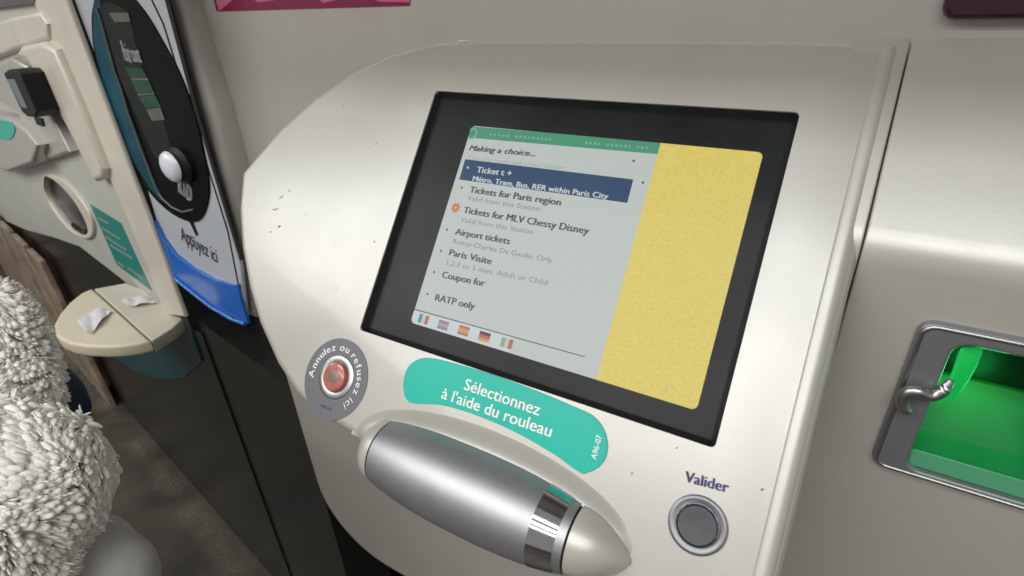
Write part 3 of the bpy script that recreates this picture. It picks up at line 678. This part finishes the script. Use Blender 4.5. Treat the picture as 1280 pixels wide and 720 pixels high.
plate('purple_strip', SIDE, LP([(-30, -30), (44, -30), (42, 3), (0, 9), (-30, 12)], OFFB + .010), OFFB + .010, .008, DMAROON, LM)
plate('base_panel', SIDE, LP([(120, 396), (232, 396), (252, 452), (230, 472), (196, 474), (165, 462), (140, 445)], OFFB - .002), OFFB - .002, .01, PLINTH, LM)
# rounded delivery shelf
shz = fo_b[1] - .012
SH = Frame((0, 0, shz), (1, 0, 0), (0, 1, 0))
sh_l = SH.ats([(115, 360), (101, 366), (86, 378), (74, 392), (67, 405), (67, 415), (74, 423), (88, 429), (108, 432), (130, 433), (152, 432), (172, 429), (187, 425)])
plate('shelf_flap', SH, sh_l, 0, .030, SHELFM, LM, bev=.007, res=4)
sh_r = SH.ats([(117, 359.5), (157, 352), (210, 372), (229, 396), (214, 409), (189, 424.5)])
plate('shelf_base', SH, sh_r, -.003, .030, CREAM2, LM, bev=.004)

# paper slips left on the shelf
def slip(px, label, z):
    F = Frame((0, 0, shz), (1, 0, 0), (0, 1, 0)); q = F.ats(px); bm = bmesh.new(); N = 10; rows = []
    A, B, C_, D_ = [Vector(v) for v in q]
    for i in range(N + 1):
        t = i / N; r_ = []
        for j in range(7):
            s = j / 6; p_ = (A * (1 - t) + B * t) * (1 - s) + (D_ * (1 - t) + C_ * t) * s
            r_.append(bm.verts.new((p_.x, p_.y, shz + z + .006 * abs(math.sin(t * 5 + s * 2)) * (1 if .2 < s else .3) + .002 * random.random())))
        rows.append(r_)
    for a, b in zip(rows, rows[1:]):
        for j in range(6): bm.faces.new((a[j], a[j + 1], b[j + 1], b[j]))
    o = link('paper_slip', solid(from_bm(bm), .0006), PAPER, None, 60)
    return tag(o, label, 'receipt', 'paper slips on the shelf')
slip([(96, 403), (124, 386), (140, 392), (112, 423)], 'crumpled white paper slip lying on the rounded front of the shelf', .003)
slip([(152, 376), (178, 370), (196, 380), (160, 385)], 'shaded white paper slip at the back of the shelf under the machine', .001)

# ribbed wooden panel standing against the wall farther left
bw0 = SIDE.at(146, 505, OFFB + .02); bw1 = SIDE.at(118, 505, OFFB + .02)
wm = []
zt = SIDE.at(20, 270, OFFB + .02)[1]
xr = SIDE.at(60, 330, OFFB + .02)[0]; xL = SIDE.at(5, 330, OFFB + .02)[0]
for i in range(7):
    a = xL + (xr - xL) * i / 7; b_ = xL + (xr - xL) * (i + .78) / 7
    wm.append(plate_mesh([[(a, FZ), (b_, FZ), (b_, .55), (a, .55)]], .02, .003))
me = joined(wm); me.transform(SIDE.M @ Matrix.Translation((0, 0, OFFB + .035)))
o = link('wooden_panel', me, WOOD, None, 30); tag(o, 'ribbed brown wooden panel standing on the floor behind the rounded shelf', 'panel')

# ================================================================== PERSON at the left edge, right arm in a white fleece sleeve
import numpy as np
FLEECE = mat('white_fleece', (.93, .89, .835), .9, var=.10, vscale=30)
FLEECE.node_tree.nodes['Principled BSDF'].inputs['Subsurface Weight'].default_value = .35; FLEECE.node_tree.nodes['Principled BSDF'].inputs['Subsurface Radius'].default_value = (1, .95, .9); FLEECE.node_tree.nodes['Principled BSDF'].inputs['Subsurface Scale'].default_value = .006
FLEECE.node_tree.nodes['Principled BSDF'].inputs['Sheen Weight'].default_value = .3
LINING = mat('pale_grey_lining', (.46, .45, .43), .9, var=.14, vscale=22, bump=1.0, bscale=55)
DENIM = mat('dark_trousers', (.02, .022, .03), .8, var=.3, vscale=30)
PX, PY = -.80, -.56
pe = thing('person', 'person standing at the left edge in a white shaggy fleece jacket, arm bent', 'person', (PX, PY, FZ))
H0 = FZ
def skin_mesh(chains):
    """chains: lists of (key, position, radius); equal keys join"""
    bm = bmesh.new(); ids = {}; rads = []
    for ch in chains:
        prev = None
        for k, p_, r_ in ch:
            if k not in ids: ids[k] = (bm.verts.new(p_), len(rads)); rads.append(r_)
            v = ids[k][0]
            if prev is not None and bm.edges.get((prev, v)) is None: bm.edges.new((prev, v))
            prev = v
    me = from_bm(bm)
    def f(o):
        md = o.modifiers.new('k', 'SKIN'); md.use_smooth_shade = True
        for i, r_ in enumerate(rads): o.data.skin_vertices[0].data[i].radius = (r_, r_)
        o.data.skin_vertices[0].data[0].use_root = True
        u = o.modifiers.new('u', 'SUBSURF'); u.levels = 2; u.render_levels = 2
    return eval_mesh(me, f)
def P_(x, y, z): return Vector((PX + x, PY + y, FZ + z))
def rayp(px, py, dist):
    d = (R @ Vector((px - 640.0, 360.0 - py, -FPX))).normalized(); return CAM + d * dist
elbow = rayp(15, 612, .81); wrist = rayp(-95, 415, .95)
hand_d = (wrist - elbow).normalized()
palm = wrist + hand_d * .07
chains = [[('pel', P_(0, 0, .90), .135), ('sp', P_(0, .01, 1.08), .125), ('ch', P_(0, 0, 1.26), .135), ('nk', P_(0, .0, 1.40), .055), ('jw', P_(0, .03, 1.47), .062), ('hd', P_(0, .015, 1.56), .085), ('tp', P_(0, .01, 1.62), .062)],
          [('jw', None, 0), ('ns', P_(0, .105, 1.52), .016)],
          [('ch', None, 0), ('shr', P_(.16, 0, 1.33), .062), ('elr', elbow, .045), ('wrr', wrist, .028), ('par', palm, .030)],
          [('ch', None, 0), ('shl', P_(-.16, 0, 1.33), .062), ('ell', P_(-.24, -.02, 1.06), .045), ('wrl', P_(-.22, .10, .84), .028), ('pal', P_(-.215, .135, .78), .030)],
          [('pel', None, 0), ('hr', P_(.09, 0, .82), .085), ('kr', P_(.095, .02, .47), .058), ('ar', P_(.10, 0, .08), .036), ('tr', P_(.11, .16, .035), .034)],
          [('pel', None, 0), ('hl', P_(-.09, 0, .82), .085), ('kl', P_(-.095, .02, .47), .058), ('al', P_(-.10, 0, .08), .036), ('tl', P_(-.11, .16, .035), .034)]]
for side, pk, base_, dr in (('r', 'par', palm, hand_d), ('l', 'pal', P_(-.215, .135, .78), Vector((.1, .5, -.86)).normalized())):
    sdv = dr.cross(Vector((0, 0, 1))).normalized(); dn = Vector((0, 0, -1))
    for i, (off, ln_) in enumerate(((-.028, .062), (-.010, .074), (.010, .070), (.027, .056))):
        a_ = base_ + sdv * off + dr * .03; b_ = a_ + dr * ln_ * .5 + dn * .008; c_ = b_ + (dr * .6 + dn * .6) * ln_ * .5
        chains.append([(pk, None, 0), (side + 'a%d' % i, a_, .010), (side + 'b%d' % i, b_, .009), (side + 'c%d' % i, c_, .0075)])
    a_ = base_ - sdv * .036 - dr * .01; b_ = a_ + (dr * .7 - sdv * .5) * .035 + dn * .008
    chains.append([(pk, None, 0), (side + 't', a_, .012), (side + 'u', b_, .009)])
link('body', skin_mesh(chains), SKIN, pe, 60)
# hair, trousers and shoes follow the body
def blobs(spec, voxel, sm=2):
    bm = bmesh.new()
    for c_, r_ in spec:
        g = bmesh.ops.create_icosphere(bm, subdivisions=3, radius=1)
        for v in g['verts']: v.co = Vector((c_[0] + v.co.x * r_[0], c_[1] + v.co.y * r_[1], c_[2] + v.co.z * r_[2]))
    me = from_bm(bm)
    def f(o):
        md = o.modifiers.new('r', 'REMESH'); md.mode = 'VOXEL'; md.voxel_size = voxel; md.use_smooth_shade = True
        s_ = o.modifiers.new('s', 'SMOOTH'); s_.iterations = sm; s_.factor = .5
    return eval_mesh(me, f)
def seg(a, b, ra, rb, n=6):
    a, b = Vector(a), Vector(b); return [(a.lerp(b, i / n), (ra + (rb - ra) * i / n,) * 3) for i in range(n + 1)]
link('hair', blobs([(P_(0, -.015, 1.60), (.095, .105, .088)), (P_(0, -.06, 1.50), (.088, .065, .11)), (P_(.07, -.02, 1.50), (.03, .05, .09)), (P_(-.07, -.02, 1.50), (.03, .05, .09))], .012), HAIRM, pe, 60)
link('trousers', blobs([(P_(0, 0, .88), (.17, .14, .12))] + seg(P_(.09, 0, .82), P_(.095, .02, .47), .10, .075) + seg(P_(.095, .02, .47), P_(.10, 0, .10), .075, .06) + seg(P_(-.09, 0, .82), P_(-.095, .02, .47), .10, .075) + seg(P_(-.095, .02, .47), P_(-.10, 0, .10), .075, .06), .016), DENIM, pe, 60)
for sx in (.105, -.105):
    link('shoe', blobs([(P_(sx, .0, .05), (.05, .07, .06)), (P_(sx, .10, .04), (.05, .10, .045))], .012), BLACK, pe, 60)
def pb(px, py, dist, rpx, zs=1.0):      # a lobe of the jacket seen at a photo pixel
    c_ = rayp(px, py, dist); q = (c_ - CAM).dot(R @ Vector((0, 0, -1))); r_ = rpx * q / FPX; return (c_, (r_, r_, r_ * zs))
spec = [(P_(0, 0, 1.12), (.21, .165, .27)), (P_(0, 0, 1.28), (.20, .14, .12)), (P_(0, 0, .92), (.215, .175, .12))]
spec += seg(P_(.15, 0, 1.33), elbow, .095, .085) + seg(P_(-.15, 0, 1.33), P_(-.24, -.02, 1.06), .095, .08) + seg(P_(-.24, -.02, 1.06), P_(-.22, .10, .86), .08, .065)
spec += seg(rayp(-60, 450, .92), rayp(-95, 415, .95), .085, .07, 2)
spec += [pb(-22, 398, .95, 44), pb(-2, 430, .93, 44), pb(-4, 470, .90, 56), pb(-12, 500, .87, 66), pb(14, 520, .85, 42), pb(22, 555, .82, 46), pb(40, 575, .80, 44), pb(66, 584, .79, 36), pb(84, 580, .79, 24), pb(10, 612, .80, 60), pb(-20, 590, .82, 76), pb(48, 618, .79, 38), pb(24, 668, .79, 46), pb(0, 720, .79, 66), pb(-30, 690, .8, 90)]
jm = blobs(spec, .011, 9)
# shaggy pile: short bent locks rooted all over the jacket
jm.calc_loop_triangles()
V3 = np.array([v.co[:] for v in jm.vertices]); NR = np.array([v.normal[:] for v in jm.vertices]); TR = np.array([t.vertices[:] for t in jm.loop_triangles])
rng = np.random.default_rng(3)
ar_ = np.linalg.norm(np.cross(V3[TR[:, 1]] - V3[TR[:, 0]], V3[TR[:, 2]] - V3[TR[:, 0]]), axis=1) / 2
cen = V3[TR].mean(1); Rn = np.array(R); rel = (cen - np.array(CAM)) @ Rn
px_ = 640 + FPX * rel[:, 0] / np.maximum(-rel[:, 2], .01); py_ = 360 - FPX * rel[:, 1] / np.maximum(-rel[:, 2], .01)
near = (rel[:, 2] < 0) & (px_ > -150) & (py_ < 900) & (py_ > 150)
dens = np.where(near, 85000, 7000); pr = ar_ * dens; NT = int(pr.sum()); pr /= pr.sum()
ti = rng.choice(len(TR), NT, p=pr); b1 = rng.random(NT); b2 = rng.random(NT); fl_ = b1 + b2 > 1; b1[fl_] = 1 - b1[fl_]; b2[fl_] = 1 - b2[fl_]
b0 = 1 - b1 - b2; t3 = TR[ti]
root = V3[t3[:, 0]] * b0[:, None] + V3[t3[:, 1]] * b1[:, None] + V3[t3[:, 2]] * b2[:, None]
nrm = NR[t3[:, 0]] * b0[:, None] + NR[t3[:, 1]] * b1[:, None] + NR[t3[:, 2]] * b2[:, None]; nrm /= np.linalg.norm(nrm, axis=1)[:, None]
flow = np.array([.75, .25, -.55]); wob = np.stack([np.sin(root[:, 0] * 60 + root[:, 2] * 45), np.sin(root[:, 1] * 55 + 2), np.sin(root[:, 2] * 70 + root[:, 0] * 30)], 1)
d1 = nrm * .50 + flow * .55 + wob * .55 + rng.normal(0, .16, (NT, 3)); d1 /= np.linalg.norm(d1, axis=1)[:, None]
d2 = d1 + flow * .7 + wob * .6 - nrm * .60; d2 /= np.linalg.norm(d2, axis=1)[:, None]
big = near[ti]; L = np.where(big, .0165, .022) * rng.uniform(.7, 1.3, NT); Wd = np.where(big, .0031, .006) * rng.uniform(.8, 1.3, NT)
thin = big & (rng.random(NT) < .55); Wd = np.where(thin, Wd * .30, Wd); L = np.where(thin, L * 1.05, L)
sd = np.cross(d1, nrm + rng.normal(0, .3, (NT, 3))); sd /= np.linalg.norm(sd, axis=1)[:, None] + 1e-9; up_ = np.cross(sd, d1)
vv_ = []; K = 5
for lev, (al, wk) in enumerate(((0, .9), (.45, 1.2), (.85, 1.0))):
    c_ = root - nrm * .001 + d1 * (L * min(al, .5))[:, None] + d2 * (L * max(0, al - .5))[:, None]
    for k in range(K):
        a_ = 2 * math.pi * k / K; vv_.append(c_ + (sd * math.cos(a_) + up_ * math.sin(a_)) * (Wd * wk)[:, None])
vv_.append(root + d1 * (L * .5)[:, None] + d2 * (L * .47)[:, None])
NV = 3 * K + 1; allv = np.stack(vv_, 1).reshape(-1, 3)
fq = []
for l_ in range(2):
    for k in range(K): fq.append((l_ * K + k, l_ * K + (k + 1) % K, (l_ + 1) * K + (k + 1) % K, (l_ + 1) * K + k))
ft = [(2 * K + k, 2 * K + (k + 1) % K, 3 * K) for k in range(K)]
off_ = (np.arange(NT) * NV)[:, None, None]
quads = (np.array(fq)[None] + off_).reshape(-1, 4); tris = (np.array(ft)[None] + off_).reshape(-1, 3)
nb = len(V3)
me = bpy.data.meshes.new('j')
nl = len(quads) * 4 + len(tris) * 3 + len(TR) * 3
me.vertices.add(nb + len(allv)); me.vertices.foreach_set('co', np.concatenate([V3, allv]).ravel())
li = np.concatenate([TR.ravel(), (quads + nb).ravel(), (tris + nb).ravel()])
tot = np.concatenate([np.full(len(TR), 3), np.full(len(quads), 4), np.full(len(tris), 3)])
me.loops.add(nl); me.loops.foreach_set('vertex_index', li.astype(np.int32))
me.polygons.add(len(tot)); me.polygons.foreach_set('loop_start', np.concatenate([[0], np.cumsum(tot)[:-1]]).astype(np.int32))
me.update(calc_edges=True); me.validate()
for p_ in me.polygons: p_.use_smooth = True
link('fleece_jacket', me, FLEECE, pe, 0)
link('jacket_lining', blobs([pb(95, 722, .86, 62), pb(130, 728, .86, 62), pb(118, 690, .87, 46), pb(60, 740, .86, 60)], .008, 4), LINING, pe, 60)
# dark bag hanging beyond the arm
bg = blobs([(rayp(52, 500, 1.05), (.075, .05, .07)), (rayp(48, 535, 1.05), (.08, .05, .07)), (rayp(74, 512, 1.06), (.035, .04, .045))], .01, 4)
o = link('shoulder_bag', bg, NAVYCLOTH, None, 60); tag(o, 'dark navy bag half hidden behind the white fleece sleeve', 'bag')
